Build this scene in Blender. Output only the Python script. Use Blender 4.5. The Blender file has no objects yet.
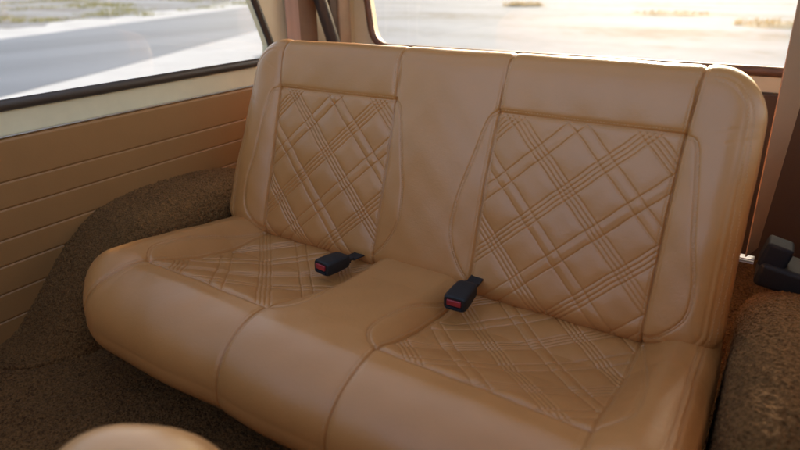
import bpy, bmesh, math, random
import numpy as np
from mathutils import Vector, Matrix

random.seed(7)
rng = np.random.default_rng(7)
sc = bpy.context.scene
COL = sc.collection
R = math.radians

# ------------------------------------------------------------------ helpers
def link(o, parent=None):
    COL.objects.link(o)
    if parent is not None:
        o.parent = parent
    return o

def tag(o, label=None, cat=None, group=None, kind=None):
    if label: o['label'] = label
    if cat: o['category'] = cat
    if group: o['group'] = group
    if kind: o['kind'] = kind
    return o

def empty(name, loc=(0, 0, 0), parent=None):
    o = bpy.data.objects.new(name, None)
    o.empty_display_size = .05
    link(o, parent)
    o.location = loc
    return o

def mesh_obj(name, verts, faces, mat, parent=None, smooth=True, normals=None):
    me = bpy.data.meshes.new(name)
    me.from_pydata([tuple(map(float, v)) for v in verts], [], [tuple(map(int, f)) for f in faces])
    me.materials.append(mat)
    if smooth:
        me.polygons.foreach_set('use_smooth', [True] * len(me.polygons))
    me.update()
    if normals is not None:
        me.normals_split_custom_set_from_vertices([tuple(map(float, n)) for n in normals])
    return link(bpy.data.objects.new(name, me), parent)

def bm_obj(name, bm, mat, parent=None, smooth=False, bevel=0, seg=3):
    me = bpy.data.meshes.new(name)
    bmesh.ops.recalc_face_normals(bm, faces=bm.faces)
    bm.to_mesh(me); bm.free()
    me.materials.append(mat)
    if smooth:
        me.polygons.foreach_set('use_smooth', [True] * len(me.polygons))
    o = link(bpy.data.objects.new(name, me), parent)
    if bevel:
        m = o.modifiers.new('bevel', 'BEVEL'); m.width = bevel; m.segments = seg; m.limit_method = 'ANGLE'
        me.polygons.foreach_set('use_smooth', [True] * len(me.polygons))
        w = o.modifiers.new('wn', 'WEIGHTED_NORMAL'); w.keep_sharp = False
    return o

def box(bm, c, s, rot=None):
    m = Matrix.Translation(Vector(c)) @ (rot.to_4x4() if rot is not None else Matrix.Identity(4)) @ Matrix.Diagonal((s[0], s[1], s[2], 1))
    bmesh.ops.create_cube(bm, size=1, matrix=m)

def tube(pts, rad, seg=12, closed=False, squash=None):
    """swept tube as verts, faces; rad a number or list; squash=(axis vector, factor)"""
    pts = [Vector(p) for p in pts]
    n = len(pts); V = []; Fc = []
    up = Vector((0.13, 0.21, 0.97))
    for i, p in enumerate(pts):
        if closed: t = pts[(i + 1) % n] - pts[i - 1]
        else: t = pts[min(i + 1, n - 1)] - pts[max(i - 1, 0)]
        t.normalize()
        a = t.cross(up)
        if a.length < 1e-3: a = t.cross(Vector((1, 0, 0)))
        a.normalize(); b = a.cross(t).normalized()
        r = rad[i] if hasattr(rad, '__len__') else rad
        for k in range(seg):
            th = 2 * math.pi * k / seg
            off = (a * math.cos(th) + b * math.sin(th)) * r
            if squash:
                ax = Vector(squash[0]); off = off - ax * off.dot(ax) * (1 - squash[1])
            V.append(p + off)
    for i in range(n if closed else n - 1):
        j = (i + 1) % n
        for k in range(seg):
            l = (k + 1) % seg
            Fc.append((i * seg + k, i * seg + l, j * seg + l, j * seg + k))
    if not closed:
        Fc.append(tuple(range(seg))[::-1]); Fc.append(tuple((n - 1) * seg + k for k in range(seg)))
    return V, Fc

def catmull(P, n=12):
    P = [np.array(p, float) for p in P]
    P = [2 * P[0] - P[1]] + P + [2 * P[-1] - P[-2]]
    out = []
    for i in range(1, len(P) - 2):
        for k in range(n):
            t = k / n
            out.append(.5 * (2 * P[i] + (P[i + 1] - P[i - 1]) * t + (2 * P[i - 1] - 5 * P[i] + 4 * P[i + 1] - P[i + 2]) * t * t
                             + (3 * P[i] - P[i - 1] - 3 * P[i + 1] + P[i + 2]) * t ** 3))
    out.append(P[-2])
    return np.array(out)

# ------------------------------------------------------------------ materials
def new_mat(name):
    m = bpy.data.materials.new(name); m.use_nodes = True
    nt = m.node_tree
    return m, nt, nt.nodes['Principled BSDF']

def N(nt, kind, **kw):
    n = nt.nodes.new(kind)
    for k, v in kw.items():
        if hasattr(n, k): setattr(n, k, v)
        else: n.inputs[k].default_value = v
    return n

def ramp(nt, fac, stops):
    r = nt.nodes.new('ShaderNodeValToRGB')
    el = r.color_ramp.elements
    while len(el) < len(stops): el.new(.5)
    for e, (p, c) in zip(el, stops): e.position = p; e.color = (*c, 1)
    nt.links.new(fac, r.inputs[0])
    return r.outputs[0]

def objcoord(nt):
    return nt.nodes.new('ShaderNodeTexCoord').outputs['Object']

def leather(name, col, rough=.34, grain=1.0, spec=.6):
    m, nt, b = new_mat(name)
    co = objcoord(nt)
    v = N(nt, 'ShaderNodeTexVoronoi', feature='DISTANCE_TO_EDGE', Scale=420.0)
    n2 = N(nt, 'ShaderNodeTexNoise', Scale=160.0, Detail=4.0)
    n3 = N(nt, 'ShaderNodeTexNoise', Scale=6.0, Detail=5.0, Roughness=.6)
    for n in (v, n2, n3): nt.links.new(co, n.inputs['Vector'])
    c = ramp(nt, n3.outputs['Fac'], [(.3, tuple(x * .94 for x in col)), (.7, tuple(min(1, x * 1.05) for x in col))])
    nt.links.new(c, b.inputs['Base Color'])
    mr = N(nt, 'ShaderNodeMapRange'); mr.inputs['To Min'].default_value = rough - .05; mr.inputs['To Max'].default_value = rough + .09
    nt.links.new(n3.outputs['Fac'], mr.inputs['Value']); nt.links.new(mr.outputs[0], b.inputs['Roughness'])
    ad = N(nt, 'ShaderNodeMath', operation='ADD'); 
    pw = N(nt, 'ShaderNodeMath', operation='MINIMUM'); pw.inputs[1].default_value = .25
    nt.links.new(v.outputs['Distance'], pw.inputs[0])
    nt.links.new(pw.outputs[0], ad.inputs[0]); nt.links.new(n2.outputs['Fac'], ad.inputs[1])
    bp = N(nt, 'ShaderNodeBump', Strength=.34 * grain, Distance=.0006)
    nt.links.new(ad.outputs[0], bp.inputs['Height']); nt.links.new(bp.outputs[0], b.inputs['Normal'])
    n4 = N(nt, 'ShaderNodeTexNoise', Scale=70.0, Detail=6.0, Roughness=.6, Distortion=1.2); nt.links.new(co, n4.inputs['Vector'])
    bp2 = N(nt, 'ShaderNodeBump', Strength=.13 * grain, Distance=.0022)
    nt.links.new(n4.outputs['Fac'], bp2.inputs['Height']); nt.links.new(bp.outputs[0], bp2.inputs['Normal']); nt.links.new(bp2.outputs[0], b.inputs['Normal'])
    b.inputs['Specular IOR Level'].default_value = spec
    b.inputs['Coat Weight'].default_value = .22; b.inputs['Coat Roughness'].default_value = .36; nt.links.new(bp2.outputs[0], b.inputs['Coat Normal'])
    return m

def carpet(name, c1, c2, scale=230.0):
    m, nt, b = new_mat(name)
    co = objcoord(nt)
    n = N(nt, 'ShaderNodeTexNoise', Scale=scale, Detail=3.0, Roughness=.7)
    v = N(nt, 'ShaderNodeTexVoronoi', Scale=scale * 1.1)
    n3 = N(nt, 'ShaderNodeTexNoise', Scale=9.0, Detail=3.0)
    for q in (n, v, n3): nt.links.new(co, q.inputs['Vector'])
    mx = N(nt, 'ShaderNodeMath', operation='ADD'); nt.links.new(n.outputs['Fac'], mx.inputs[0])
    mm = N(nt, 'ShaderNodeMath', operation='MULTIPLY'); mm.inputs[1].default_value = .16
    nt.links.new(n3.outputs['Fac'], mm.inputs[0]); nt.links.new(mm.outputs[0], mx.inputs[1])
    c = ramp(nt, mx.outputs[0], [(.42, c1), (.56, tuple((a + d) / 2 for a, d in zip(c1, c2))), (.74, c2)])
    nt.links.new(c, b.inputs['Base Color'])
    b.inputs['Roughness'].default_value = .95
    b.inputs['Specular IOR Level'].default_value = .1
    b.inputs['Sheen Weight'].default_value = .06; b.inputs['Sheen Tint'].default_value = (.8, .55, .3, 1)
    bp = N(nt, 'ShaderNodeBump', Strength=.9, Distance=.003)
    nt.links.new(v.outputs['Distance'], bp.inputs['Height']); nt.links.new(bp.outputs[0], b.inputs['Normal'])
    return m

def plain(name, col, rough=.5, metal=0, spec=.5, nscale=30.0, var=.08, bump=0, bscale=300.0):
    m, nt, b = new_mat(name)
    co = objcoord(nt)
    n = N(nt, 'ShaderNodeTexNoise', Scale=nscale, Detail=4.0); nt.links.new(co, n.inputs['Vector'])
    c = ramp(nt, n.outputs['Fac'], [(.3, tuple(x * (1 - var) for x in col)), (.7, tuple(min(1, x * (1 + var)) for x in col))])
    nt.links.new(c, b.inputs['Base Color'])
    b.inputs['Roughness'].default_value = rough; b.inputs['Metallic'].default_value = metal
    b.inputs['Specular IOR Level'].default_value = spec
    if bump:
        n2 = N(nt, 'ShaderNodeTexNoise', Scale=bscale, Detail=2.0); nt.links.new(co, n2.inputs['Vector'])
        bp = N(nt, 'ShaderNodeBump', Strength=bump, Distance=.001)
        nt.links.new(n2.outputs['Fac'], bp.inputs['Height']); nt.links.new(bp.outputs[0], b.inputs['Normal'])
    return m

def webbing(name, col):
    m, nt, b = new_mat(name)
    co = nt.nodes.new('ShaderNodeTexCoord').outputs['UV']
    w = N(nt, 'ShaderNodeTexWave', Scale=9.0, Distortion=.3, bands_direction='X')
    nt.links.new(objcoord(nt), w.inputs['Vector'])
    w.inputs['Scale'].default_value = 180.0
    c = ramp(nt, w.outputs['Fac'], [(0, tuple(x * .9 for x in col)), (1, col)])
    nt.links.new(c, b.inputs['Base Color']); b.inputs['Roughness'].default_value = .75
    bp = N(nt, 'ShaderNodeBump', Strength=.3, Distance=.0006)
    nt.links.new(w.outputs['Fac'], bp.inputs['Height']); nt.links.new(bp.outputs[0], b.inputs['Normal'])
    return m

def glass_mat(name):
    m, nt, b = new_mat(name)
    nt.nodes.remove(b)
    out = nt.nodes['Material Output']
    tr = N(nt, 'ShaderNodeBsdfTransparent'); tr.inputs[0].default_value = (.97, .985, .98, 1)
    gl = N(nt, 'ShaderNodeBsdfGlossy'); gl.inputs['Roughness'].default_value = .02
    fr = N(nt, 'ShaderNodeFresnel'); fr.inputs['IOR'].default_value = 1.35
    mx = N(nt, 'ShaderNodeMixShader')
    nt.links.new(fr.outputs[0], mx.inputs[0]); nt.links.new(tr.outputs[0], mx.inputs[1]); nt.links.new(gl.outputs[0], mx.inputs[2])
    nt.links.new(mx.outputs[0], out.inputs['Surface'])
    return m

M_LEATHER = leather('tan_leather', (.525, .217, .060))
M_LEATHER2 = leather('light_tan_leather', (.44, .225, .080))
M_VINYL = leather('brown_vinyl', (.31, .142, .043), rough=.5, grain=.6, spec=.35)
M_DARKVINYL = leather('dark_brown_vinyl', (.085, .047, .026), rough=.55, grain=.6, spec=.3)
M_CARPET = carpet('brown_carpet', (.070, .029, .008), (.23, .105, .034))
M_FLOOR = carpet('dark_brown_carpet', (.052, .021, .006), (.205, .094, .031), 180.0)
M_CREAM = plain('cream_paint', (.70, .60, .39), .35, var=.03)
M_SEAL = plain('dark_rubber', (.055, .037, .026), .42, var=.12)
M_RSEAL = plain('brown_rubber', (.16, .075, .04), .5, var=.12)
M_BLACK = plain('black_plastic', (.017, .015, .014), .55, spec=.35, bump=.15, bscale=700.0)
M_BLUEBLACK = plain('slate_plastic', (.016, .018, .022), .7, spec=.25, bump=.15, bscale=700.0)
M_RED = plain('red_plastic', (.33, .022, .025), .35)
M_CHROME = plain('bright_metal', (.52, .50, .48), .35, metal=1)
M_STRAP = webbing('tan_webbing', (.40, .222, .115))
M_STRAP2 = webbing('pinkish_tan_webbing', (.40, .25, .19))
M_BROWNTRIM = plain('brown_trim', (.16, .075, .03), .55, bump=.2)
M_TANTRIM = plain('tan_trim', (.36, .24, .15), .55, bump=.2)
M_STRUT = plain('strut_metal', (.085, .07, .06), .38, metal=.3)
M_THREAD = plain('tan_thread', (.56, .32, .155), .6, var=.1)
M_GLASS = glass_mat('clear_glass')

# ------------------------------------------------------------------ padded leather surfaces
def seg_dist(P, poly):
    """distance of points (n,2) to polyline, and arc length at the nearest point"""
    best = np.full(len(P), 1e9); arc = np.zeros(len(P)); acc = 0
    lo = poly.min(0) - .05; hi = poly.max(0) + .05
    idx = np.where((P[:, 0] > lo[0]) & (P[:, 0] < hi[0]) & (P[:, 1] > lo[1]) & (P[:, 1] < hi[1]))[0]
    Q = P[idx]; b = best[idx]; a_ = arc[idx]
    for i in range(len(poly) - 1):
        a = poly[i]; d = poly[i + 1] - a; L = np.hypot(*d)
        if L < 1e-9: continue
        t = np.clip(((Q - a) @ d) / (L * L), 0, 1)
        dd = np.hypot(Q[:, 0] - a[0] - t * d[0], Q[:, 1] - a[1] - t * d[1])
        m = dd < b
        b[m] = dd[m]; a_[m] = acc + t[m] * L
        acc += L
    best[idx] = b; arc[idx] = a_
    return best, arc

def sstep(a, b, x):
    t = np.clip((x - a) / (b - a), 0, 1); return t * t * (3 - 2 * t)

def gauss(d, s): return np.exp(-(d / s) ** 2)

def stitch(arc, period=.0046):
    return .5 + .5 * np.cos(2 * np.pi * arc / period)

def seam(P, poly, depth=.0036, sig=.0014, pull=.0018, psig=.007, top=.0):
    d, a = seg_dist(P, poly)
    out = -depth * gauss(d, sig) - pull * gauss(d, psig)
    if top:                                   # a row of stitches a few millimetres beside the seam
        out -= .0011 * gauss(d - top, .0011) * (.35 + .65 * stitch(a))
    return out

def decor(P, poly, depth=.0021):
    d, a = seg_dist(P, poly)
    return (-depth * gauss(d - .0020, .0011) * (.55 + .45 * stitch(a)) - .0010 * gauss(d, .005) - .0012 * gauss(d + .001, .0010))

def quilt(P, groups_u, groups_v):
    """crossing bands of four or two stitched lines at 45 degrees; puffed leather between them"""
    u = (P[:, 0] + P[:, 1]) / 2 ** .5; v = (P[:, 1] - P[:, 0]) / 2 ** .5
    g = np.zeros(len(P)); puff = np.full(len(P), 1.0)
    for c, groups in ((u, groups_u), (v, groups_v)):
        o = v if c is u else u
        wob = .0005 * np.sin(o * 61 + 1.3) + .0003 * np.sin(o * 143)
        for pos, n in groups:
            offs = (-.0123, -.0041, .0041, .0123) if n == 4 else (-.0115, .0115)
            for f in offs:
                d = np.abs(c - pos - f - wob)
                g -= .0017 * gauss(d, .0014) + .0003 * gauss(d, .0036)
            puff *= 1 - .9 * gauss(np.maximum(np.abs(c - pos) - .012, 0), .011)
            if n == 2: g += .0010 * gauss(np.abs(c - pos), .006)
    return np.maximum(g, -.0034) + .0019 * puff

def grid_normals(G):
    du = np.gradient(G, axis=0); dv = np.gradient(G, axis=1)
    n = np.cross(du, dv); n /= np.maximum(np.linalg.norm(n, axis=2, keepdims=True), 1e-12)
    return n

def cluster(L, r0, r1, h, k=26):
    """samples 0..L, dense near both rounded ends (radius r0, r1; 0 = none)"""
    out = []
    if r0: out += [r0 * (1 - math.cos(math.pi / 2 * i / k)) for i in range(k)]
    a, b = r0, L - r1
    n = max(2, int((b - a) / h)); out += list(np.linspace(a, b, n, endpoint=not r1))
    if r1: out += [L - r1 + r1 * math.sin(math.pi / 2 * i / k) for i in range(k + 1)]
    return np.array(out)

class Surf:
    """looks up points of a displaced grid from its flat coordinates"""
    def __init__(self, P2, G, Nn):
        from mathutils.kdtree import KDTree
        self.P = P2; self.G = G.reshape(-1, 3); self.N = Nn.reshape(-1, 3)
        self.k = KDTree(len(P2))
        for i, (a, b) in enumerate(P2.tolist()): self.k.insert((a, b, 0), i)
        self.k.balance()
    def at(self, p):
        i = self.k.find((p[0], p[1], 0))[1]
        return self.G[i], self.N[i]

def thread(surf, poly, offset, period=.0058, frac=.66, rad=.00055, lift=.0001, lo=-.03, hi=9):
    """a row of stitches beside a seam: verts, faces, normals"""
    seg = np.r_[0, np.cumsum(np.hypot(*np.diff(poly, axis=0).T))]
    V = []; F = []; Nv = []
    at = lambda l: np.array([np.interp(l, seg, poly[:, 0]), np.interp(l, seg, poly[:, 1])])
    l = period
    while l < seg[-1] - period:
        a, b = at(l), at(l + period * frac); l += period
        d = b - a; d /= max(1e-9, np.hypot(*d)); nn = np.array([-d[1], d[0]]) * offset
        if not (lo < a[1] < hi): continue
        p, n1 = surf.at(a + nn); q, _ = surf.at(b + nn)
        t = q - p; L = np.linalg.norm(t)
        if L < 1e-4 or L > .012: continue
        t /= L; n1 = n1 - t * (n1 @ t); n1 /= np.linalg.norm(n1); s1 = np.cross(t, n1)
        k = len(V)
        for e, r in ((p, .5), (p + t * L * .2, 1), (q - t * L * .2, 1), (q, .5)):
            sink = -.0006 if r < 1 else lift
            for c, sn in ((1, 0), (0, 1), (-1, 0), (0, -1)):
                V.append(e + n1 * (sink + sn * rad * r) + s1 * c * rad * r); Nv.append(n1 * sn + s1 * c)
        for j in range(3):
            for m in range(4):
                m2 = (m + 1) % 4
                F.append((k + j * 4 + m, k + j * 4 + 4 + m, k + j * 4 + 4 + m2, k + j * 4 + m2))
    return V, F, Nv

def emit(parent_name_mat, G, Nn, region, names, parent, mat, strips, extra={}):
    """split the grid G (a,b,3) into one mesh per region id; strips extend the shell (region 0)"""
    na, nb = G.shape[:2]
    idx = np.arange(na * nb).reshape(na, nb)
    F = np.stack([idx[:-1, :-1], idx[1:, :-1], idx[1:, 1:], idx[:-1, 1:]], -1).reshape(-1, 4)
    Vf = G.reshape(-1, 3); Nf = Nn.reshape(-1, 3)
    fr = region.reshape(-1)[F[:, 0]]
    if strips: F = F[:, ::-1]
    made = {}
    for rid, nm in names:
        Fs = F[fr == rid]
        used = np.unique(Fs); mp = np.zeros(na * nb, int); mp[used] = np.arange(len(used))
        V1 = list(Vf[used]); F1 = [tuple(f) for f in mp[Fs]]; N1 = list(Nf[used]); nbase = len(F1)
        for v, f, n_ in extra.get(rid, []):
            k0 = len(V1); V1 += list(v); N1 += list(n_); F1 += [tuple(q + k0 for q in ff) for ff in f]
        o = mesh_obj(nm, V1, F1, mat, parent, True, N1)
        if len(F1) > nbase:
            o.data.materials.append(M_THREAD)
            mi = np.zeros(len(F1), np.int32); mi[nbase:] = 1
            o.data.polygons.foreach_set('material_index', mi)
        made[rid] = o
    return made

bench = empty('bench_seat', (0, 0, .2))
tag(bench, 'tan leather rear bench seat with diamond stitched panels, filling the back of the cabin', 'car seat')

REC = 0.3055
ES = np.array([0, math.sin(REC), math.cos(REC)]); EN = np.array([0, -math.cos(REC), math.sin(REC)]); EX = np.array([1., 0, 0])
B0 = np.array([0, 0, .4])
A_, B_, H_ = .452, .1195, .338

def mirror(poly): return poly * np.array([-1, 1])

def rbox_d(X, S, xm, s0, s1, R0, R1):
    """inside distance to a rounded box |x|<xm, s0<s<s1 with corner radius R0 (low s) / R1 (high s)"""
    ax = np.abs(X); mid = (s0 + s1) / 2
    Rr = np.where(S > mid, R1, R0)
    qx = ax - (xm - Rr); qs = np.where(S > mid, S - (s1 - Rr), (s0 + Rr) - S)
    sd = np.hypot(np.maximum(qx, 0), np.maximum(qs, 0)) + np.minimum(np.maximum(qx, qs), 0) - Rr
    nq = np.where((qx > 0) & (qs > 0), qs / np.maximum(np.hypot(qx, qs), 1e-9), np.where(qs > qx, 1., 0.))
    return np.maximum(-sd, 0), nq

def build_backrest():
    xm, s0, s1, r = .578, -.035, .457, .042
    R0, R1 = .06, .088
    us = cluster(2 * xm, r, r, .0015) - xm
    vs = cluster(s1 - s0, .04, r, .0015) / (s1 - s0)
    X0, Vv = np.meshgrid(us, vs, indexing='ij')
    ax = np.abs(X0)
    T = s1 - np.where(ax > xm - R1, R1 - np.sqrt(np.maximum(R1 ** 2 - (ax - xm + R1) ** 2, 0)), 0)
    Bt = s0 + np.where(ax > xm - R0, R0 - np.sqrt(np.maximum(R0 ** 2 - (ax - xm + R0) ** 2, 0)), 0)
    S = Bt + Vv * (T - Bt)
    d, _ = rbox_d(X0, S, xm, s0, s1, R0, R1)
    W = -r * (1 - np.sqrt(np.maximum(1 - ((r - np.minimum(d, r)) / r) ** 2, 0)))
    Xt = X0 * (1 - .038 * np.clip(S, 0, 1) / .45) - .026 * sstep(.44, .578, -X0) * (1 - sstep(.04, .40, S)) - .005 * sstep(.44, .578, X0) * (1 - sstep(.1, .4, S))
    P2 = np.stack([Xt.ravel(), S.ravel()], -1); x = P2[:, 0]; s = P2[:, 1]; axx = np.abs(x)
    # broad padding
    D = np.zeros(len(P2))
    inq = (1 - sstep(A_ - .001, A_ + .001, axx)) * sstep(B_ - .001, B_ + .001, axx) * (1 - sstep(H_ - .001, H_ + .001, s))
    D += .013 * np.sin(np.clip((axx - A_) / (.565 - A_), 0, 1) * math.pi) ** .8 * (1 - .45 * sstep(.25, .45, s))
    D += .009 * np.cos(np.clip(axx / B_, 0, 1) * math.pi / 2)
    hd = np.clip((s - H_) / (.45 - H_), 0, 1)
    D += np.where((axx > B_) & (axx < A_), .0045 * np.sin(np.clip(hd, 0, 1) * math.pi), 0)
    D -= inq * .003
    mid = np.clip((axx - B_) / (A_ - B_), 0, 1)
    D += inq * .004 * np.sin(mid * math.pi)
    D *= sstep(.0, .055, d.ravel()) * .85 + .15
    # seams
    vA = np.array([[A_ + .008, .50], [A_, H_], [A_ - .002, .2], [A_ + .001, -.05]])
    vB = np.array([[B_ + .004, .50], [B_, H_], [B_ - .003, .2], [B_, -.05]])
    A = catmull(vA); Bc = catmull(vB)
    hdr = np.array([[B_, H_ + .001], [(A_ + B_) / 2, H_ - .001], [A_, H_]])
    dA = catmull([[A_, H_ - .003], [.470, H_ - .013], [.480, .285], [.498, .17], [.514, .095], [.512, .04], [.480, .0], [A_, -.015]])
    dB = catmull([[B_, H_ + .003], [.102, .318], [.086, .25], [.066, .155], [.064, .085], [.088, .03], [B_, -.005]])
    for sgn in (1, -1):
        m = (lambda q: q) if sgn > 0 else mirror
        D += seam(P2, m(A), depth=.005, sig=.0014, top=.0055) + seam(P2, m(Bc), depth=.005, sig=.0014, top=.0055) + seam(P2, m(hdr), depth=.0032, top=.0045)
        D += decor(P2, m(dA)) + decor(P2, m(dB))
    # piped double seam round the ends
    dd = d.ravel()
    endm = sstep(.455, .50, axx)
    ang = np.arctan2(s - .3, axx - .3)
    arc = s * .8 + axx
    for q in (.022, .032):
        D -= endm * (.0009 * gauss(dd - q, .0014) + .0003 * gauss(dd - q, .004))
    D += endm * .0010 * gauss(dd - .027, .003)
    # quilting
    inset = inq * np.clip(np.minimum.reduce([(A_ - axx) / .006, (axx - B_) / .006, (H_ - s) / .006]), 0, 1)
    gr = quilt(P2, [(.171, 4), (.258, 2), (.345, 4), (.431, 2), (.515, 4)], [(.126, 4), (.041, 2), (-.048, 4), (-.137, 2), (-.224, 4), (-.311, 2), (-.398, 4)])
    gl = quilt(P2, [(.118, 4), (.034, 2), (-.056, 4), (-.148, 2), (-.236, 4), (-.322, 2), (-.41, 4)], [(.171, 4), (.256, 2), (.343, 4), (.430, 2), (.514, 4)])
    D += inset * np.where(x > 0, gr * .82, gl * 1.1)
    # soft unevenness of stuffed leather, a few creases by the end bolster
    D += .0010 * np.sin(x * 23 + s * 9 + .6) * np.sin(s * 31 - x * 7) + .0005 * np.sin(x * 71 + 2 * s) * np.sin(s * 67 + 1)
    for cx, cs, an, ln in ((.515, .352, .25, .03), (.528, .335, .35, .022), (-.50, .395, -.5, .03), (-.53, .30, -.3, .02)):
        lx = (x - cx) * math.cos(an) + (s - cs) * math.sin(an); ly = -(x - cx) * math.sin(an) + (s - cs) * math.cos(an)
        D -= .0006 * gauss(lx, ln) * gauss(ly, .003)
    G0 = B0 + Xt[..., None] * EX + S[..., None] * ES + W[..., None] * EN
    n0 = grid_normals(G0)
    G = G0 + D.reshape(Xt.shape)[..., None] * n0
    Nn = grid_normals(G)
    # regions
    reg = np.zeros(Xt.shape, int)
    sx = np.sign(Xt); a2 = np.abs(Xt)
    def seamx(c, S): return np.interp(S, c[:, 1][::-1], c[:, 0][::-1])
    bA = seamx(A, S); bB = seamx(Bc, S)
    reg[:] = 7
    reg[(a2 > bB) & (a2 <= bA) & (S >= H_) & (sx > 0)] = 1; reg[(a2 > bB) & (a2 <= bA) & (S >= H_) & (sx < 0)] = 2
    reg[(a2 > bB) & (a2 <= bA) & (S < H_) & (sx > 0)] = 3; reg[(a2 > bB) & (a2 <= bA) & (S < H_) & (sx < 0)] = 4
    reg[(a2 > bA) & (sx > 0)] = 5; reg[(a2 > bA) & (sx < 0)] = 6
    sf = Surf(P2, G, Nn); T_ = lambda poly, off: thread(sf, poly, off)
    endp = lambda w: catmull([[.578 - w, -.0], [.577 - w, .1], [.5665 - w, .25], [.559 - w, .35], [.5535 - w, .39], [.535 - w, .424 - w * .4], [.505, .446 - w], [.47, .4525 - w]])
    extra = {5: [T_(A, -.0055), T_(dA, .0022)] + [T_(endp(w), 0) for w in (.016, .025)],
             6: [T_(mirror(A), .0055), T_(mirror(dA), -.0022)] + [T_(mirror(endp(w)) - np.array([[.006, 0]]), 0) for w in (.016, .025)],
             7: [T_(Bc, .0055), T_(mirror(Bc), -.0055), T_(dB, -.0022), T_(mirror(dB), .0022)],
             1: [T_(hdr, .0045)], 2: [T_(mirror(hdr), -.0045)]}
    # boxing behind the face: the parent mesh
    na, nb = Xt.shape
    ring = [(0, j) for j in range(nb)] + [(i, nb - 1) for i in range(1, na)] + [(na - 1, j) for j in range(nb - 2, -1, -1)] + [(i, 0) for i in range(na - 2, 0, -1)]
    ring = ring[::1]
    rp = np.array([G[i, j] for i, j in ring]); rn = np.array([n0[i, j] for i, j in ring])
    out = rn - (rn @ EN)[:, None] * EN; out /= np.maximum(np.linalg.norm(out, axis=1, keepdims=True), 1e-9)
    V = []; F = []; nr = len(ring)
    K = 14
    for k in range(K):
        t = k / (K - 1); w = -.085 * t
        b = .0015 * math.sin(math.pi * t) - .02 * max(0, t - .75) / .25 - (.0035 if k == 1 else 0)
        V += list(rp + w * EN + b * out)
    for k in range(K - 1):
        for i in range(nr):
            j = (i + 1) % nr
            F.append((k * nr + i, k * nr + j, (k + 1) * nr + j, (k + 1) * nr + i))
    c = np.array(V[-nr:]).mean(0); V.append(c)
    for i in range(nr): F.append(((K - 1) * nr + i, (K - 1) * nr + (i + 1) % nr, len(V) - 1))
    shell = mesh_obj('backrest', V, F, M_LEATHER, bench, True)
    emit(None, G, Nn, reg, [(1, 'header_panel'), (2, 'header_panel'), (3, 'quilted_panel'), (4, 'quilted_panel'), (5, 'side_bolster'), (6, 'side_bolster'), (7, 'centre_panel')], shell, M_LEATHER, None, extra)
    shell.location = (0, 0, 0)
    return shell

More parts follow.
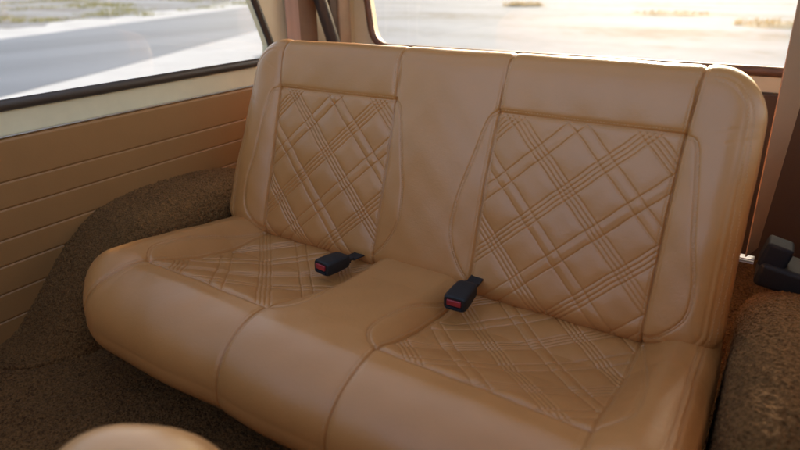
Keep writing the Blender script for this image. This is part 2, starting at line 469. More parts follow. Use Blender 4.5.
QF = .318     # depth of the seam across the front of the quilted seats
def build_cushion():
    xm, q0, q1 = .583, -.09, .464
    R1 = .15
    us = cluster(2 * xm, .045, .045, .0015) - xm
    vs = cluster(q1 - q0, 0, .11, .0015, 60) / (q1 - q0)
    X0, Vv = np.meshgrid(us, vs, indexing='ij')
    ax = np.abs(X0)
    T = q1 - np.where(ax > xm - R1, R1 - np.sqrt(np.maximum(R1 ** 2 - (ax - xm + R1) ** 2, 0)), 0)
    XS = X0 - .008 * sstep(.50, .583, X0)
    Q = q0 + Vv * (T - q0)
    d, nq = rbox_d(X0, Q, xm, q0 - .4, q1, .05, R1)
    rh = .045 + .065 * nq ** 3; rz = .036 + .055 * nq ** 3
    drop = rz * (1 - np.sqrt(np.maximum(1 - ((rh - np.minimum(d, rh)) / rh) ** 2, 0)))
    zc = np.interp(Q, [-.1, 0, .1, .2, .3, .36, .42, .5], [.398, .398, .405, .418, .432, .437, .437, .435])
    zd = np.interp(Q, [-.1, 0, .1, .2, .27, .33, .4, .5], [.022, .031, .041, .033, .016, .001, 0, 0])
    k = np.ones(41) / 41
    P2 = np.stack([X0.ravel(), Q.ravel()], -1); x = P2[:, 0]; q = P2[:, 1]; axx = np.abs(x)
    zcs = zc.ravel(); zds = zd.ravel()
    Mq = sstep(B_ - .05, B_ + .02, axx) * (1 - sstep(A_ - .008, A_ + .062, axx))
    Z = zcs - zds * Mq - drop.ravel()
    bol = np.sin(np.clip((axx - A_ + .01) / (.575 - A_ + .01), 0, 1) * math.pi)
    Z += .018 * bol * (1 - sstep(.34, .46, q)) * (.25 + .75 * sstep(-.01, .12, q))
    D = np.zeros(len(P2))
    D += .005 * np.cos(np.clip(axx / B_, 0, 1) * math.pi / 2)
    D += np.where((axx > B_) & (axx < A_), .006 * np.sin(np.clip((axx - B_) / (A_ - B_), 0, 1) * math.pi) * sstep(QF, QF + .05, q), 0)
    inq = ((axx < A_) & (axx > B_) & (q < QF)).astype(float)
    A = catmull([[A_, -.09], [A_ - .002, .1], [A_ - .001, .25], [A_, QF], [A_ + .002, .36], [A_ + .008, .395], [A_ + .024, .425], [A_ + .048, .452]])
    Ar = catmull([[A_, -.09], [A_ - .002, .1], [A_ - .001, .25], [A_, QF], [A_ + .002, .36], [A_ + .004, .41], [A_ + .004, .5]])
    Bc = catmull([[B_, -.09], [B_ - .002, .1], [B_, .25], [B_ - .001, QF], [B_ + .004, .37], [B_ + .005, .43], [B_ + .002, .5]])
    Bl = catmull([[B_, -.09], [B_ - .002, .1], [B_, .25], [B_ - .001, QF], [B_ - .008, .37], [B_ - .014, .43], [B_ - .018, .5]])
    fr = np.array([[B_, QF], [(A_ + B_) / 2, QF - .003], [A_, QF]])
    dA = catmull([[A_ + .002, QF], [.472, .305], [.491, .275], [.493, .21], [.483, .14], [.468, .06], [.456, 0]])
    dB = catmull([[B_ - .002, QF + .004], [.098, .312], [.078, .282], [.073, .23], [.085, .15], [.108, .075], [B_, .02]])
    for sgn in (1, -1):
        m = (lambda z: z) if sgn > 0 else mirror
        D += seam(P2, m(Ar if sgn > 0 else A), top=.0055) + seam(P2, m(Bc if sgn > 0 else Bl), depth=.0048, top=.0055) + seam(P2, m(fr), depth=.003, pull=.002, top=.0045)
        D += decor(P2, m(dA)) + decor(P2, m(dB))
    dd = d.ravel(); endm = sstep(.50, .53, axx) * (1 - nq.ravel() ** 2)
    for w in (.026, .036):
        D -= endm * (.0008 * gauss(dd - w, .0014) + .0003 * gauss(dd - w, .004))
    inset = inq * np.clip(np.minimum.reduce([(A_ - axx) / .006, (axx - B_) / .006, (QF - q) / .006]), 0, 1)
    y = -q; Py = np.stack([x, y], -1)
    gr = quilt(Py, [(.065, 4), (.148, 2), (.232, 4), (-.012, 2), (-.092, 4), (.315, 2)], [(-.112, 4), (-.19, 2), (-.27, 4), (-.345, 2), (-.425, 4), (-.50, 2)][::1])
    gl = quilt(Py, [(-.318, 4), (-.234, 2), (-.405, 2), (-.49, 4), (-.148, 4), (-.06, 2)], [(.085, 4), (.168, 2), (.25, 4), (.005, 2), (.333, 2), (.416, 4)])
    D += inset * np.where(x > 0, gr, gl)
    D += .0013 * np.sin(x * 21 + q * 11 + 2.0) * np.sin(q * 27 - x * 9) + .0006 * np.sin(x * 63 + 3 * q) * np.sin(q * 59 + 1)
    G0 = np.stack([XS.ravel(), -q, Z], -1).reshape(*X0.shape, 3)
    n0 = -grid_normals(G0)
    G = G0 + D.reshape(X0.shape)[..., None] * n0
    # continue the columns down the front as extra rows: vertical, tucked under
    na, nb = X0.shape
    front = G[:, -1]; nf = n0[:, -1].copy(); nf[:, 2] = 0
    nf /= np.maximum(np.linalg.norm(nf, axis=1, keepdims=True), 1e-9)
    rows = []; K = 46
    for kk in range(1, K + 1):
        t = kk / K
        z = front[:, 2] - t * (front[:, 2] - .260)
        off = .003 * math.sin(math.pi * min(1, t * 1.5)) - .050 * t ** 2.2
        rows.append(np.stack([front[:, 0] + nf[:, 0] * off, front[:, 1] + nf[:, 1] * off, z], -1))
    ext = np.stack(rows, 1)
    G = np.concatenate([G, ext], 1)
    Nn = -grid_normals(G)
    a2 = np.abs(np.concatenate([X0, np.repeat(X0[:, -1:], K, 1)], 1)); sx = np.sign(np.concatenate([X0, np.repeat(X0[:, -1:], K, 1)], 1))
    Qe = np.concatenate([Q, np.repeat(Q[:, -1:], K, 1)], 1)
    def seamx(c, S): return np.interp(S, c[:, 1], c[:, 0])
    bA = np.where(sx > 0, seamx(Ar, Qe), seamx(A, Qe)); bB = np.where(sx > 0, seamx(Bc, Qe), seamx(Bl, Qe))
    reg = np.full(a2.shape, 7)
    mid = (a2 > bB) & (a2 <= bA)
    reg[mid & (Qe >= QF) & (sx > 0)] = 1; reg[mid & (Qe >= QF) & (sx < 0)] = 2
    reg[mid & (Qe < QF) & (sx > 0)] = 3; reg[mid & (Qe < QF) & (sx < 0)] = 4
    reg[(a2 > bA) & (sx > 0)] = 5; reg[(a2 > bA) & (sx < 0)] = 6
    sf = Surf(P2, G[:, :nb], Nn[:, :nb]); T_ = lambda poly, off: thread(sf, poly, off)
    endp = lambda w: np.array([[xm - w, .02], [xm - w, .33]])
    extra = {5: [T_(Ar[Ar[:, 1] < .45], -.0055), T_(dA, .0022)] + [T_(endp(w), 0) for w in (.026, .036)],
             6: [T_(mirror(A), .0055), T_(mirror(dA), -.0022)] + [T_(mirror(endp(w)), 0) for w in (.026, .036)],
             7: [T_(Bc, .0055), T_(mirror(Bl), -.0055), T_(dB, -.0022), T_(mirror(dB), .0022)],
             1: [T_(fr, .0045)], 2: [T_(mirror(fr), -.0045)]}
    # side and rear boxing: the parent mesh
    V = []; F = []
    nbt = G.shape[1]
    for col, sg in ((G[0], -1), (G[-1], 1)):
        base = len(V); K2 = 12; m = nb
        for k2 in range(K2):
            t = k2 / (K2 - 1)
            for j in range(m):
                z = col[j, 2] * (1 - t) + .260 * t
                V.append((col[j, 0] + sg * (.007 * math.sin(math.pi * min(1, t * 1.3)) - .035 * t ** 2), col[j, 1] + .050 * t ** 2.2 * sstep(.30, .45, -col[j, 1]), z))
        for k2 in range(K2 - 1):
            for j in range(m - 1):
                a = base + k2 * m + j; F.append((a, a + 1, a + m + 1, a + m) if sg < 0 else (a, a + m, a + m + 1, a + 1))
    base = len(V)
    V += [(-.57, .08, .36), (.57, .08, .36), (.57, .08, .265), (-.57, .08, .265), (-.54, -.28, .262), (.54, -.28, .262), (.54, .08, .262), (-.54, .08, .262)]
    F += [(base, base + 1, base + 2, base + 3), (base + 4, base + 5, base + 6, base + 7)]
    shell = mesh_obj('seat_cushion', V, F, M_LEATHER, bench, True)
    emit(None, G[:, ::1], Nn, reg, [(1, 'front_panel'), (2, 'front_panel'), (3, 'quilted_panel'), (4, 'quilted_panel'), (5, 'side_bolster'), (6, 'side_bolster'), (7, 'centre_panel')], shell, M_LEATHER, True, extra)
    return shell

bk = build_backrest(); cu = build_cushion()
for o in (bk, cu): o.location = (0, 0, -.2)     # the empty stands on the floor

# ------------------------------------------------------------------ seat belt buckles
def buckle(loc, rz, tilt, label):
    e = empty('seat_belt_buckle', loc)
    e.rotation_euler = (tilt, 0, rz); e.scale = (1.08, .86, 1.22)
    tag(e, label, 'buckle', 'black buckles on the bench seat')
    # housing: wider at the front, tapering to the rear; local -Y is the front
    bm = bmesh.new()
    sec = [(-.044, .0190, .0115), (-.036, .0215, .0130), (-.005, .0208, .0135), (.026, .0195, .0120), (.036, .0165, .0095)]
    loops = []
    for (y, hw, hh) in sec:
        l = []
        for k in range(20):
            th = 2 * math.pi * k / 20; c, s_ = math.cos(th), math.sin(th)
            ex = .42
            l.append(bm.verts.new((hw * abs(c) ** ex * (1 if c >= 0 else -1), y, hh * abs(s_) ** ex * (1 if s_ >= 0 else -1))))
        loops.append(l)
    for a, b in zip(loops, loops[1:]):
        for k in range(20): bm.faces.new((a[k], a[(k + 1) % 20], b[(k + 1) % 20], b[k]))
    bm.faces.new(loops[0]); bm.faces.new(loops[-1][::-1])
    hs = bm_obj('housing', bm, M_BLACK, e, bevel=.0016, seg=2)
    bm = bmesh.new(); box(bm, (0, -.0445, .0025), (.026, .007, .0095))
    bm_obj('release_button', bm, M_RED, e, bevel=.0016, seg=2)
    bm = bmesh.new(); box(bm, (0, -.0452, -.0065), (.029, .004, .0050))
    bm_obj('tongue_slot', bm, M_BLUEBLACK, e, bevel=.0005, seg=1)
    bm = bmesh.new(); box(bm, (0, .044, -.001), (.026, .024, .0045)); box(bm, (0, .038, -.001), (.031, .006, .009))
    bm_obj('stalk_plate', bm, M_BLACK, e, bevel=.001, seg=2)
    bm = bmesh.new(); box(bm, (0, .074, -.004), (.026, .040, .0026))
    bm_obj('stalk_strap', bm, M_BLACK, e, bevel=.0008, seg=1)
    return e

buckle((-.164, -.078, .399), R(-8), R(-3), 'black belt buckle with red button lying on the left quilted seat of the bench')
buckle((.141, -.072, .411), R(4), R(3), 'black belt buckle with red button at the inner edge of the right quilted seat')

# ------------------------------------------------------------------ carpeted wheel arches
def wheel_arch(sgn, label):
    prof = catmull([(-.535, .195), (-.47, .217), (-.414, .268), (-.317, .372), (-.225, .433), (-.12, .453), (-.02, .456), (.10, .450), (.21, .428), (.33, .375), (.43, .29), (.50, .195)], 40)
    seg = np.r_[0, np.cumsum(np.hypot(*np.diff(prof, axis=0).T))]
    step = .0030
    L = np.arange(0, seg[-1], step)
    P = np.stack([np.interp(L, seg, prof[:, 0]), np.interp(L, seg, prof[:, 1])], -1)
    t = np.gradient(P, axis=0); nrm = np.stack([-t[:, 1], t[:, 0]], -1); nrm /= np.linalg.norm(nrm, axis=1, keepdims=True)
    r = .075; xin, xout = (.600 if sgn < 0 else .588), .818
    sec = [(x_, 0.) for x_ in np.arange(xout, xin + r, -step)]
    na = int(r * math.pi / 2 / step)
    sec += [(xin + r - r * math.sin(a), -r * (1 - math.cos(a))) for a in np.linspace(0, math.pi / 2, na)]
    rows = []
    for x_, o in sec:
        rows.append(np.stack([np.full(len(P), sgn * x_), P[:, 0] + nrm[:, 0] * o, np.maximum(P[:, 1] + nrm[:, 1] * o, .196)], -1))
    last = rows[-1]
    c = np.array([sgn * xin, -.03, .2])
    for s_ in np.linspace(0, 1, 34)[1:]:
        rows.append(last * (1 - s_) + c * s_)
    G = np.stack(rows, 1)
    n0 = grid_normals(G) * sgn
    J = rng.normal(0, 1, G.shape[:2])
    J = (J + np.roll(J, 1, 0) + np.roll(J, 1, 1) + np.roll(J, (1, 1), (0, 1))) / 2
    G = G + n0 * (J * .0011)[..., None]
    a, b = G.shape[:2]; idx = np.arange(a * b).reshape(a, b)
    F = np.stack([idx[:-1, :-1], idx[1:, :-1], idx[1:, 1:], idx[:-1, 1:]], -1).reshape(-1, 4)
    if sgn < 0: F = F[:, ::-1]
    o = mesh_obj('wheel_arch', G.reshape(-1, 3), F, M_CARPET, None, True)
    tag(o, label, 'wheel arch')
    return o
arch_l = wheel_arch(-1, 'carpeted wheel arch between the grooved side panel and the left end of the bench')
arch_r = wheel_arch(1, 'brown looped carpet wheel arch at the right end of the bench, under the belt retractor')
# bound edge of the arch carpet where it meets the floor
pts = [(-.818, -.565, .206), (-.76, -.555, .206), (-.70, -.535, .206), (-.655, -.495, .206), (-.622, -.43, .206), (-.605, -.36, .206), (-.60, -.25, .206)]
cp = catmull(pts, 10)
V, F = tube(cp - np.array([0, 0, .004]), .0065, 10)
tag(mesh_obj('carpet_binding', V, F, M_FLOOR, arch_l), None)

# ------------------------------------------------------------------ cabin floor
def slab(name, x0, x1, y0, y1, z0, z1, mat, parent=None, bevel=0):
    bm = bmesh.new(); box(bm, ((x0 + x1) / 2, (y0 + y1) / 2, (z0 + z1) / 2), (x1 - x0, y1 - y0, z1 - z0))
    return bm_obj(name, bm, mat, parent, bevel=bevel)
step = .006
xs = np.arange(-.83, .831, step); ys = np.arange(-1.7, .95, step)
XX, YY = np.meshgrid(xs, ys, indexing='ij')
ZZ = .2 + rng.normal(0, .0019, XX.shape) + .003 * np.sin(XX * 9 + 1) * np.sin(YY * 7)
G = np.stack([XX, YY, ZZ], -1); a, b = XX.shape; idx = np.arange(a * b).reshape(a, b)
F = np.stack([idx[:-1, :-1], idx[1:, :-1], idx[1:, 1:], idx[:-1, 1:]], -1).reshape(-1, 4)
tag(mesh_obj('carpet_floor', G.reshape(-1, 3), F, M_FLOOR), kind='structure')

# ------------------------------------------------------------------ body sides with windows
def loop_resample(P, n):
    P = np.array(P + [P[0]], float); L = np.r_[0, np.cumsum(np.linalg.norm(np.diff(P, axis=0), axis=1))]
    t = np.linspace(0, L[-1], n, endpoint=False)
    return np.stack([np.interp(t, L, P[:, k]) for k in range(2)], -1)

def round_poly(corners, n=8):
    """corners: (a, b, radius) -> polygon with rounded corners"""
    out = []; m = len(corners)
    for i, (x, y, r) in enumerate(corners):
        p = np.array((x, y)); a = np.array(corners[i - 1][:2]) - p; b = np.array(corners[(i + 1) % m][:2]) - p
        a = a / np.linalg.norm(a); b = b / np.linalg.norm(b)
        th = math.acos(np.clip(a @ b, -1, 1)); tl = r / math.tan(th / 2)
        p0 = p + a * tl; p1 = p + b * tl
        for k in range(n + 1):
            t = k / n; out.append(tuple((1 - t) ** 2 * p0 + 2 * t * (1 - t) * p + t * t * p1))
    return out

def window_plate(name, inner, outer, plane, off, thick, mat, parent=None):
    """flat plate with a window hole. plane 'x': 2d = (y, z) at x=off; 'y': 2d = (x, z) at y=off"""
    n = 160
    I = loop_resample(inner, n); c = I.mean(0)
    (a0, b0), (a1, b1) = outer
    O = []
    for p in I:                         # shoot from the centre to the outer rectangle
        d = p - c; ts = []
        for k, (lo, hi) in enumerate(((a0, a1), (b0, b1))):
            if abs(d[k]) > 1e-9: ts += [t for t in ((lo - c[k]) / d[k], (hi - c[k]) / d[k]) if t > 0]
        O.append(c + d * min(ts))
    O = np.array(O)
    for q in ((a0, b0), (a1, b0), (a1, b1), (a0, b1)):     # square the corners
        O[np.argmin(np.linalg.norm(O - np.array(q), axis=1))] = q
    def P3(p, t): return (off + t, p[0], p[1]) if plane == 'x' else (p[0], off + t, p[1])
    V = [P3(p, 0) for p in I] + [P3(p, 0) for p in O] + [P3(p, thick) for p in I] + [P3(p, thick) for p in O]
    F = []
    for i in range(n):
        j = (i + 1) % n
        F += [(i, j, n + j, n + i), (2 * n + i, 3 * n + i, 3 * n + j, 2 * n + j), (i, 2 * n + i, 2 * n + j, j), (n + i, n + j, 3 * n + j, 3 * n + i)]
    bm = bmesh.new(); vs = [bm.verts.new(v) for v in V]
    for f in F: bm.faces.new([vs[k] for k in f])
    return bm_obj(name, bm, mat, parent)

def seal_loop(name, inner, plane, off, rad, mat, parent, sq=1.0):
    P = loop_resample(inner, 260)
    pts = [(off, p[0], p[1]) if plane == 'x' else (p[0], off, p[1]) for p in P]
    V, F = tube(pts, rad, 12, closed=True, squash=((1, 0, 0), sq) if plane == 'x' else ((0, 1, 0), sq))
    return mesh_obj(name, V, F, mat, parent)

def pane(name, inner, plane, off, parent):
    P = loop_resample(inner, 120); n = len(P)
    bm = bmesh.new(); rings = []
    for t in (-.002, .002):
        rings.append([bm.verts.new((off + t, p[0], p[1]) if plane == 'x' else (p[0], off + t, p[1])) for p in P])
    bm.faces.new(rings[0]); bm.faces.new(rings[1][::-1])
    for i in range(n): bm.faces.new((rings[0][i], rings[0][(i + 1) % n], rings[1][(i + 1) % n], rings[1][i]))
    return bm_obj(name, bm, M_GLASS, parent)

for sg, lab in ((-1, 'cream painted body side with a long rubber sealed window, left of the bench'),
                (1, 'unseen cream painted body side beyond the right end of the bench, added to block light')):  # right side and its trim are out of view, added to block light
    win = round_poly([(-1.35, .7185, .05), (.474, .7215, .05), (.30, 1.16, .06), (-1.25, 1.16, .08)])
    side = window_plate('body_side', win, ((-1.7, .10), (.955, 1.26)), 'x', sg * .822, sg * .035, M_CREAM)
    tag(side, lab, 'car body side')
    seal_loop('window_seal', win, 'x', sg * .820, .0128, M_SEAL, side, .8)
    pane('window_glass', win, 'x', sg * .832, side)
    # grooved trim panel under the window
    edges = [(.6525, .565), (.559, .507), (.501, .4395), (.4335, .3815), (.3755, .318), (.312, .255), (.249, .197)]
    gv = []
    prof = []
    top = .6545
    zs = np.arange(.197, top, .0012)
    gz = [.562, .504, .4365, .3785, .315, .252]
    off = np.zeros_like(zs)
    for g in gz: off += -.0026 * gauss(zs - g, .0018) 
    off += -.006 * np.clip((zs - top + .008) / .008, 0, 1) ** 2
    xsurf = sg * (.806 - off)
    ysg = np.linspace(-1.69, .93, 60)
    Gp = np.stack([np.repeat(xsurf[:, None], len(ysg), 1), np.repeat(ysg[None], len(zs), 0), np.repeat(zs[:, None], len(ysg), 1)], -1)
    a, b = Gp.shape[:2]; idx = np.arange(a * b).reshape(a, b)
    F = list(np.stack([idx[:-1, :-1], idx[1:, :-1], idx[1:, 1:], idx[:-1, 1:]], -1).reshape(-1, 4))
    V = list(Gp.reshape(-1, 3)); base = len(V)
    V += [(sg * .8205, -1.69, top), (sg * .8205, .93, top), (sg * .8205, .93, .197), (sg * .8205, -1.69, .197)]
    F += [(idx[-1, 0], base, base + 1, idx[-1, -1]), (idx[0, -1], base + 2, base + 3, idx[0, 0])]
    tp = mesh_obj('side_trim_panel', V, F, M_VINYL, None, True)
    tag(tp, 'brown vinyl side panel with long horizontal grooves below the left window' if sg < 0 else 'unseen brown vinyl side panel behind the right carpeted wheel arch, added to block light', 'trim panel')
    bm = bmesh.new(); box(bm, (sg * .812, -.38, .6565), (.010, 2.62, .0035))
    bm_obj('metal_edge_strip', bm, M_CHROME, tp, bevel=.001, seg=2)

# rear body with the wide back window
YB = .90
rw = round_poly([(-.735, .724, .085), (.735, .724, .085), (.70, 1.17, .09), (-.80, 1.17, .09)], 12)
rear = window_plate('rear_body', rw, ((-.822, .10), (.822, 1.26)), 'y', YB, .04, M_CREAM)
tag(rear, 'cream painted rear body framing the wide back window behind the bench', 'car body rear')
seal_loop('window_seal', rw, 'y', YB - .002, .0135, M_RSEAL, rear, .8)
pane('window_glass', rw, 'y', YB + .012, rear)
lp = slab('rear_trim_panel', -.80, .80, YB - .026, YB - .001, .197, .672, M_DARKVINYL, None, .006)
tag(lp, 'dark brown trim panel below the back window, seen past the right end of the bench', 'trim panel')

# ------------------------------------------------------------------ rear left corner: belt, trim, strut
def ribbon(name, center, width_dir, hw, thick, mat, parent=None):
    """strap along points with a per-point width direction"""
    V = []; F = []; n = len(center)
    for i, (c, w) in enumerate(zip(center, width_dir)):
        c = Vector(c); w = Vector(w).normalized()
        t = (Vector(center[min(i + 1, n - 1)]) - Vector(center[max(i - 1, 0)])).normalized()
        nn = t.cross(w).normalized()
        for a, b in ((-1, -1), (1, -1), (1, 1), (-1, 1)): V.append(c + w * hw * a + nn * thick * b * .5)
    for i in range(n - 1):
        for k in range(4):
            l = (k + 1) % 4; F.append((i * 4 + k, i * 4 + l, (i + 1) * 4 + l, (i + 1) * 4 + k))
    F += [(3, 2, 1, 0), tuple((n - 1) * 4 + k for k in range(4))]
    return mesh_obj(name, V, F, mat, parent, False)

st = ribbon('seat_belt_strap', [(-.800, .540 + .002 * math.sin(z * 9), z) for z in np.linspace(.42, 1.22, 24)], [(.06, 1, 0)] * 24, .029, .0022, M_STRAP2)
tag(st, 'pinkish tan belt strap hanging down the left rear pillar beside the side window', 'seat belt')
pt = slab('pillar_trim', -.821, -.804, .575, .668, .62, 1.25, M_BROWNTRIM, None, .004)
tag(pt, 'brown pillar trim in the left rear corner, between belt strap and dark strut', 'pillar trim')
V, F = tube([(-.788, .60, 1.12), (-.786, .665, .90), (-.784, .722, .76), (-.783, .755, .68)], [.021, .022, .023, .023], 20)
sr = mesh_obj('support_strut', V, F, M_STRUT); tag(sr, 'dark round strut leaning in the left rear corner behind the bench', 'strut')
V, F = tube([(-.783, .75, .69), (-.783, .772, .64)], .028, 20)
mesh_obj('strut_foot', V, F, M_SEAL, sr)
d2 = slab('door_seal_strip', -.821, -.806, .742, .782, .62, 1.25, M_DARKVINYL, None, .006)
tag(d2, 'narrow dark brown strip beside the tan corner trim at the left rear', 'trim strip')
d3 = slab('corner_trim', -.821, -.800, .784, .852, .62, 1.25, M_TANTRIM, None, .006)
tag(d3, 'tan corner trim just left of the back window frame', 'corner trim')

# ------------------------------------------------------------------ right end: belt and retractor
zz = np.linspace(1.22, .44, 40)
cen = []; wd = []
for z in zz:
    t = (1.22 - z) / .78
    cen.append((.584 + .003 * t, .345, z))
    ph = R(12 + 62 * t ** .8); wd.append((math.cos(ph), math.sin(ph), 0))
st2 = ribbon('seat_belt_strap', cen, wd, .031, .0022, M_STRAP)
tag(st2, 'tan belt strap running down past the right end of the backrest to the retractor', 'seat belt')

rt = empty('belt_retractor', (.64, .30, .405))
tag(rt, 'black belt retractor box behind the right carpeted wheel arch', 'belt retractor')
bm = bmesh.new(); box(bm, (.014, .01, .018), (.105, .09, .050), Matrix.Rotation(R(8), 3, 'Y'))
box(bm, (.055, .015, .010), (.06, .075, .04))
bm_obj('housing', bm, M_BLACK, rt, bevel=.010, seg=4)
bm = bmesh.new(); box(bm, (-.014, .0, .060), (.046, .055, .052), Matrix.Rotation(R(12), 3, 'Y'))
bm_obj('cover', bm, M_BLUEBLACK, rt, bevel=.007, seg=4)
bm = bmesh.new(); box(bm, (-.062, .045, .022), (.034, .020, .003)); box(bm, (-.062, .045, .014), (.034, .018, .002))
bm_obj('bracket', bm, M_CHROME, rt, bevel=.0008, seg=2)
bm = bmesh.new(); bmesh.ops.create_cone(bm, cap_ends=True, segments=18, radius1=.006, radius2=.005, depth=.006, matrix=Matrix.Translation((.046, -.038, .022)) @ Matrix.Rotation(R(80), 4, 'X'))
bm_obj('bolt', bm, M_CHROME, rt, bevel=.001, seg=2)

# ------------------------------------------------------------------ front seat, close to the camera
def superell(c, h, ex, tilt=None, nu=64, nv=40):
    V = []; F = []
    f = lambda w, e: math.copysign(abs(w) ** e, w)
    for j in range(nv + 1):
        ph = -math.pi / 2 + math.pi * j / nv
        for i in range(nu):
            th = 2 * math.pi * i / nu
            p = Vector((h[0] * f(math.cos(ph), ex) * f(math.cos(th), ex), h[1] * f(math.cos(ph), ex) * f(math.sin(th), ex), h[2] * f(math.sin(ph), ex)))
            if tilt: p = tilt @ p
            V.append(p + Vector(c))
    for j in range(nv):
        for i in range(nu):
            k = (i + 1) % nu; F.append((j * nu + i, j * nu + k, (j + 1) * nu + k, (j + 1) * nu + i))
    return V, F
fs = empty('front_seat', (.06, -.72, .2))
tag(fs, 'rounded light tan corner of the front seat, blurred at the bottom edge of the picture', 'car seat')
V, F = superell((.03, 0, .163), (.122, .085, .190), .8, Matrix.Rotation(R(4), 3, 'Y') @ Matrix.Rotation(R(30), 3, 'Z'))
mesh_obj('backrest', V, F, M_LEATHER2, fs)
V, F = superell((.02, -.16, .04), (.16, .17, .06), .5)
mesh_obj('seat_cushion', V, F, M_LEATHER2, fs)

# ------------------------------------------------------------------ unseen panels added to block light from above and from the front
bm = bmesh.new(); box(bm, (0, .62, 1.285), (1.72, .70, .045))
roof_block = bm_obj('roof_light_blocker', bm, M_CREAM, None, bevel=.02, seg=3)
tag(roof_block, 'unseen cream panel over the rear cabin, added to cut light from above', 'light blocker')
bm = bmesh.new(); box(bm, (0, -1.72, .50), (1.72, .05, .78)); box(bm, (0, -1.60, .80), (1.58, .22, .20))  # out of view, put in to keep low front light off the cushion
tag(bm_obj('front_light_blocker', bm, M_DARKVINYL, None, bevel=.03, seg=3), 'unseen dark brown block at the front end of the cabin, added to stop low light', 'front_light_blocker')
# ------------------------------------------------------------------ outside
GZ = -.45
def ground_mat():
    m, nt, b = new_mat('pale_sand')
    co = objcoord(nt)
    n1 = N(nt, 'ShaderNodeTexNoise', Scale=.35, Detail=6.0, Roughness=.6); n2 = N(nt, 'ShaderNodeTexNoise', Scale=2.2, Detail=5.0)
    mp = N(nt, 'ShaderNodeMapping'); mp.inputs['Scale'].default_value = (.35, 1, 1)
    nt.links.new(co, mp.inputs[0]); nt.links.new(mp.outputs[0], n1.inputs['Vector']); nt.links.new(co, n2.inputs['Vector'])
    ad = N(nt, 'ShaderNodeMath', operation='MULTIPLY_ADD'); ad.inputs[1].default_value = .35
    nt.links.new(n2.outputs['Fac'], ad.inputs[0]); nt.links.new(n1.outputs['Fac'], ad.inputs[2])
    c = ramp(nt, ad.outputs[0], [(.50, (.15, .133, .118)), (.60, (.22, .221, .23)), (.76, (.262, .27, .288))])
    nt.links.new(c, b.inputs['Base Color']); b.inputs['Roughness'].default_value = .9; b.inputs['Specular IOR Level'].default_value = .02
    bp = N(nt, 'ShaderNodeBump', Strength=.4, Distance=.05); nt.links.new(n2.outputs['Fac'], bp.inputs['Height']); nt.links.new(bp.outputs[0], b.inputs['Normal'])
    return m
def road_mat():
    m, nt, b = new_mat('grey_road')
    co = objcoord(nt)
    n1 = N(nt, 'ShaderNodeTexNoise', Scale=.5, Detail=5.0); n2 = N(nt, 'ShaderNodeTexNoise', Scale=60.0, Detail=3.0)
    mp = N(nt, 'ShaderNodeMapping'); mp.inputs['Scale'].default_value = (1, .15, 1)
    nt.links.new(co, mp.inputs[0]); nt.links.new(mp.outputs[0], n1.inputs['Vector']); nt.links.new(co, n2.inputs['Vector'])
    c = ramp(nt, n1.outputs['Fac'], [(.40, (.060, .071, .096)), (.60, (.092, .106, .137))])
    nt.links.new(c, b.inputs['Base Color']); b.inputs['Roughness'].default_value = .65
    bp = N(nt, 'ShaderNodeBump', Strength=.3, Distance=.01); nt.links.new(n2.outputs['Fac'], bp.inputs['Height']); nt.links.new(bp.outputs[0], b.inputs['Normal'])
    return m
s_ = 600
tag(mesh_obj('ground', [(-s_, -s_, GZ), (s_, -s_, GZ), (s_, s_, GZ), (-s_, s_, GZ)], [(0, 1, 2, 3)], ground_mat(), None, False), kind='structure')
near = catmull([(-5.5, -30), (-6.5, -8), (-7.6, 1), (-8.6, 4), (-10.6, 8), (-13.2, 13), (-18, 20), (-30, 34), (-60, 62)], 8)
M_VERGE = plain('white_sand', (.40, .40, .41), .9, spec=.06, nscale=1.2, var=.07, bump=.2, bscale=8.0)
far = catmull([(-13, -30), (-14, -8), (-15.2, 1), (-16.6, 6.5), (-18.2, 10.2), (-20.5, 15.5), (-25, 24), (-38, 40), (-70, 72)], 8)
V = []; F = []
for a_, b_ in zip(near, far):
    V += [(a_[0], a_[1], GZ + .009), (b_[0], b_[1], GZ + .009)]
for i in range(len(near) - 1): F.append((2 * i, 2 * i + 2, 2 * i + 3, 2 * i + 1))
Vv = []; Fv = []
for k, a_ in enumerate(near):
    w_ = 3.0 + .5 * math.sin(k * .9) + .3 * math.sin(k * 2.3)
    Vv += [(a_[0] + w_, a_[1] - .3 * w_, GZ + .004), (a_[0] - .12, a_[1], GZ + .004)]
for i in range(len(near) - 1): Fv.append((2 * i, 2 * i + 2, 2 * i + 3, 2 * i + 1))
tag(mesh_obj('verge', Vv, Fv, M_VERGE, None, False), kind='structure')
Vv = []; Fv = []
for k, b_ in enumerate(far):
    w_ = 3.4 + .7 * math.sin(k * .8 + 1) + .4 * math.sin(k * 2.1)
    Vv += [(b_[0] + .12, b_[1], GZ + .004), (b_[0] - w_, b_[1] + .3 * w_, GZ + .004)]
for i in range(len(far) - 1): Fv.append((2 * i, 2 * i + 2, 2 * i + 3, 2 * i + 1))
tag(mesh_obj('verge', Vv, Fv, M_VERGE, None, False), kind='structure')
tag(mesh_obj('road', V, F, road_mat(), None, False), kind='structure')

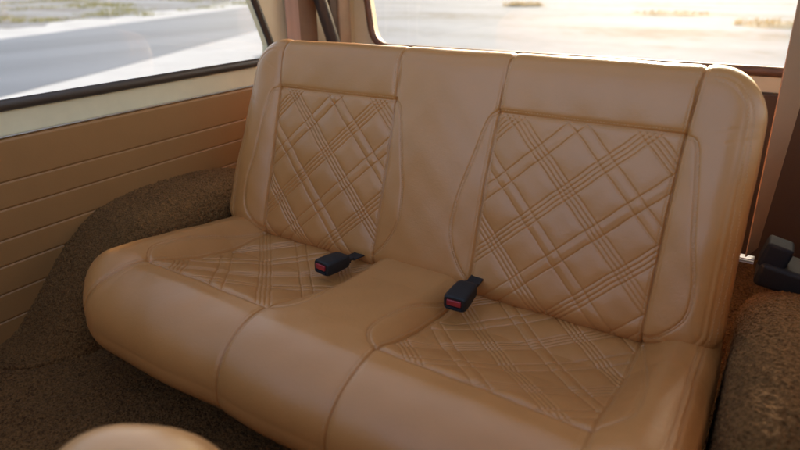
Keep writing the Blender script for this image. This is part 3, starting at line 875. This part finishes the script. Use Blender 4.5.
def tuft(P, n, spread, h):
    V = []; F = []
    for _ in range(n):
        a = random.uniform(0, 2 * math.pi); r = spread * math.sqrt(random.random())
        b = Vector((P[0] + r * math.cos(a), P[1] + r * math.sin(a) * .8, GZ))
        hh = h * random.uniform(.5, 1.1); le = Vector((random.gauss(0, .45), random.gauss(0, .45), 0)) * hh
        w = Vector((math.cos(a * 3), math.sin(a * 3), 0)) * .012
        k = len(V)
        V += [b - w, b + w, b + le * .4 + Vector((0, 0, hh * .65)) + w * .6, b + le * .4 + Vector((0, 0, hh * .65)) - w * .6, b + le + Vector((0, 0, hh))]
        F += [(k, k + 1, k + 2, k + 3), (k + 3, k + 2, k + 4)]
    return V, F
def grass_mat(name, col):
    m, nt, b = new_mat(name)
    tr = N(nt, 'ShaderNodeBsdfTranslucent'); mx = N(nt, 'ShaderNodeMixShader'); mx.inputs[0].default_value = .5
    n = N(nt, 'ShaderNodeTexNoise', Scale=2.5, Detail=4.0); nt.links.new(objcoord(nt), n.inputs['Vector'])
    c = ramp(nt, n.outputs['Fac'], [(.3, tuple(x * .7 for x in col)), (.7, tuple(x * 1.3 for x in col))])
    nt.links.new(c, b.inputs['Base Color']); nt.links.new(c, tr.inputs[0]); b.inputs['Roughness'].default_value = .8
    nt.links.new(b.outputs[0], mx.inputs[1]); nt.links.new(tr.outputs[0], mx.inputs[2])
    nt.links.new(mx.outputs[0], nt.nodes['Material Output'].inputs['Surface'])
    return m
M_GREEN = grass_mat('dry_green_grass', (.15, .145, .055))
M_STRAW = grass_mat('straw_grass', (.30, .22, .10))
V = []; F = []
for i in range(420):
    x_ = random.uniform(-48, -19); y_ = random.uniform(6, 30)
    if x_ > -19.5 - .35 * (y_ - 8): continue
    if math.sin(x_ * .7) + math.sin(y_ * .9 + x_ * .3) < .0: continue
    v, f = tuft((x_, y_), 55, random.uniform(.5, 1.4), random.uniform(.06, .2))
    k = len(V); V += v; F += [tuple(q + k for q in ff) for ff in f]
tag(mesh_obj('roadside_grass', V, F, M_GREEN, None, False), kind='stuff')
for (x_, y_, n_, sp, h_, lab) in ((-10.6, 27.5, 330, 1.0, .26, 'grass tuft alone on pale ground, leftmost of those in the back window'),
                             (-3.3, 23.5, 260, 1.3, .16, 'low grass tuft on pale ground, middle one of those in the back window'),
                             (.4, 19.5, 300, 1.3, .22, 'grass tuft on pale ground, rightmost of those in the back window')):
    v, f = tuft((x_, y_), n_, sp, h_)
    k = len(v); nr = 24
    v.append(Vector((x_, y_, GZ + .07)))
    for ring in (.5, 1.0):
        for q in range(nr):
            a = 2 * math.pi * q / nr; rr = sp * 1.08 * ring * (1 + .12 * math.sin(3 * a + x_))
            v.append(Vector((x_ + rr * math.cos(a), y_ + rr * .85 * math.sin(a), GZ + (.055 if ring < 1 else .002))))
    for q in range(nr):
        q2 = (q + 1) % nr
        f.append((k, k + 1 + q, k + 1 + q2)); f.append((k + 1 + q, k + 1 + nr + q, k + 1 + nr + q2, k + 1 + q2))
    tag(mesh_obj('grass_tuft', v, f, M_STRAW, None, False), lab, 'grass tuft', 'grass tufts behind the car')

# ------------------------------------------------------------------ light
SUN_AZ, SUN_EL = R(-9.5), R(15)
w = bpy.data.worlds.new('World'); sc.world = w; w.use_nodes = True
nt = w.node_tree
sky = nt.nodes.new('ShaderNodeTexSky'); sky.sky_type = 'NISHITA'; sky.sun_disc = False
sky.sun_elevation = SUN_EL; sky.sun_rotation = SUN_AZ; sky.dust_density = 4.0; sky.air_density = .75; sky.ozone_density = .3
bg = nt.nodes['Background']; bg.inputs['Strength'].default_value = .15
nt.links.new(sky.outputs[0], bg.inputs['Color'])
sd = bpy.data.lights.new('Sun', 'SUN'); sd.energy = 2.0; sd.angle = R(3); sd.color = (1, .91, .78)
so = link(bpy.data.objects.new('sun', sd))
dirv = Vector((math.sin(SUN_AZ) * math.cos(SUN_EL), math.cos(SUN_AZ) * math.cos(SUN_EL), math.sin(SUN_EL)))
so.rotation_euler = dirv.to_track_quat('Z', 'Y').to_euler()

# ------------------------------------------------------------------ camera
cd = bpy.data.cameras.new('Camera'); cam = link(bpy.data.objects.new('camera', cd))
yaw, pit, rol = 0.5758, 0.4074, -0.0113
Fv = Vector((-math.sin(yaw) * math.cos(pit), math.cos(yaw) * math.cos(pit), -math.sin(pit)))
Rv = Vector((math.cos(yaw), math.sin(yaw), 0)); Uv = Rv.cross(Fv)
R2 = Rv * math.cos(rol) + Uv * math.sin(rol); U2 = Uv * math.cos(rol) - Rv * math.sin(rol)
cam.matrix_world = Matrix(((R2.x, U2.x, -Fv.x, .5616), (R2.y, U2.y, -Fv.y, -.9327), (R2.z, U2.z, -Fv.z, .9658), (0, 0, 0, 1)))
cd.sensor_width = 36; cd.lens = 577.8 / 800 * 36; cd.clip_start = .02; cd.clip_end = 3000
cd.dof.use_dof = True; cd.dof.focus_distance = 1.25; cd.dof.aperture_fstop = 2.8
sc.camera = cam
sc.view_settings.view_transform = 'Standard'; sc.view_settings.look = 'None'
sc.view_settings.exposure = 1.97; sc.view_settings.gamma = 1
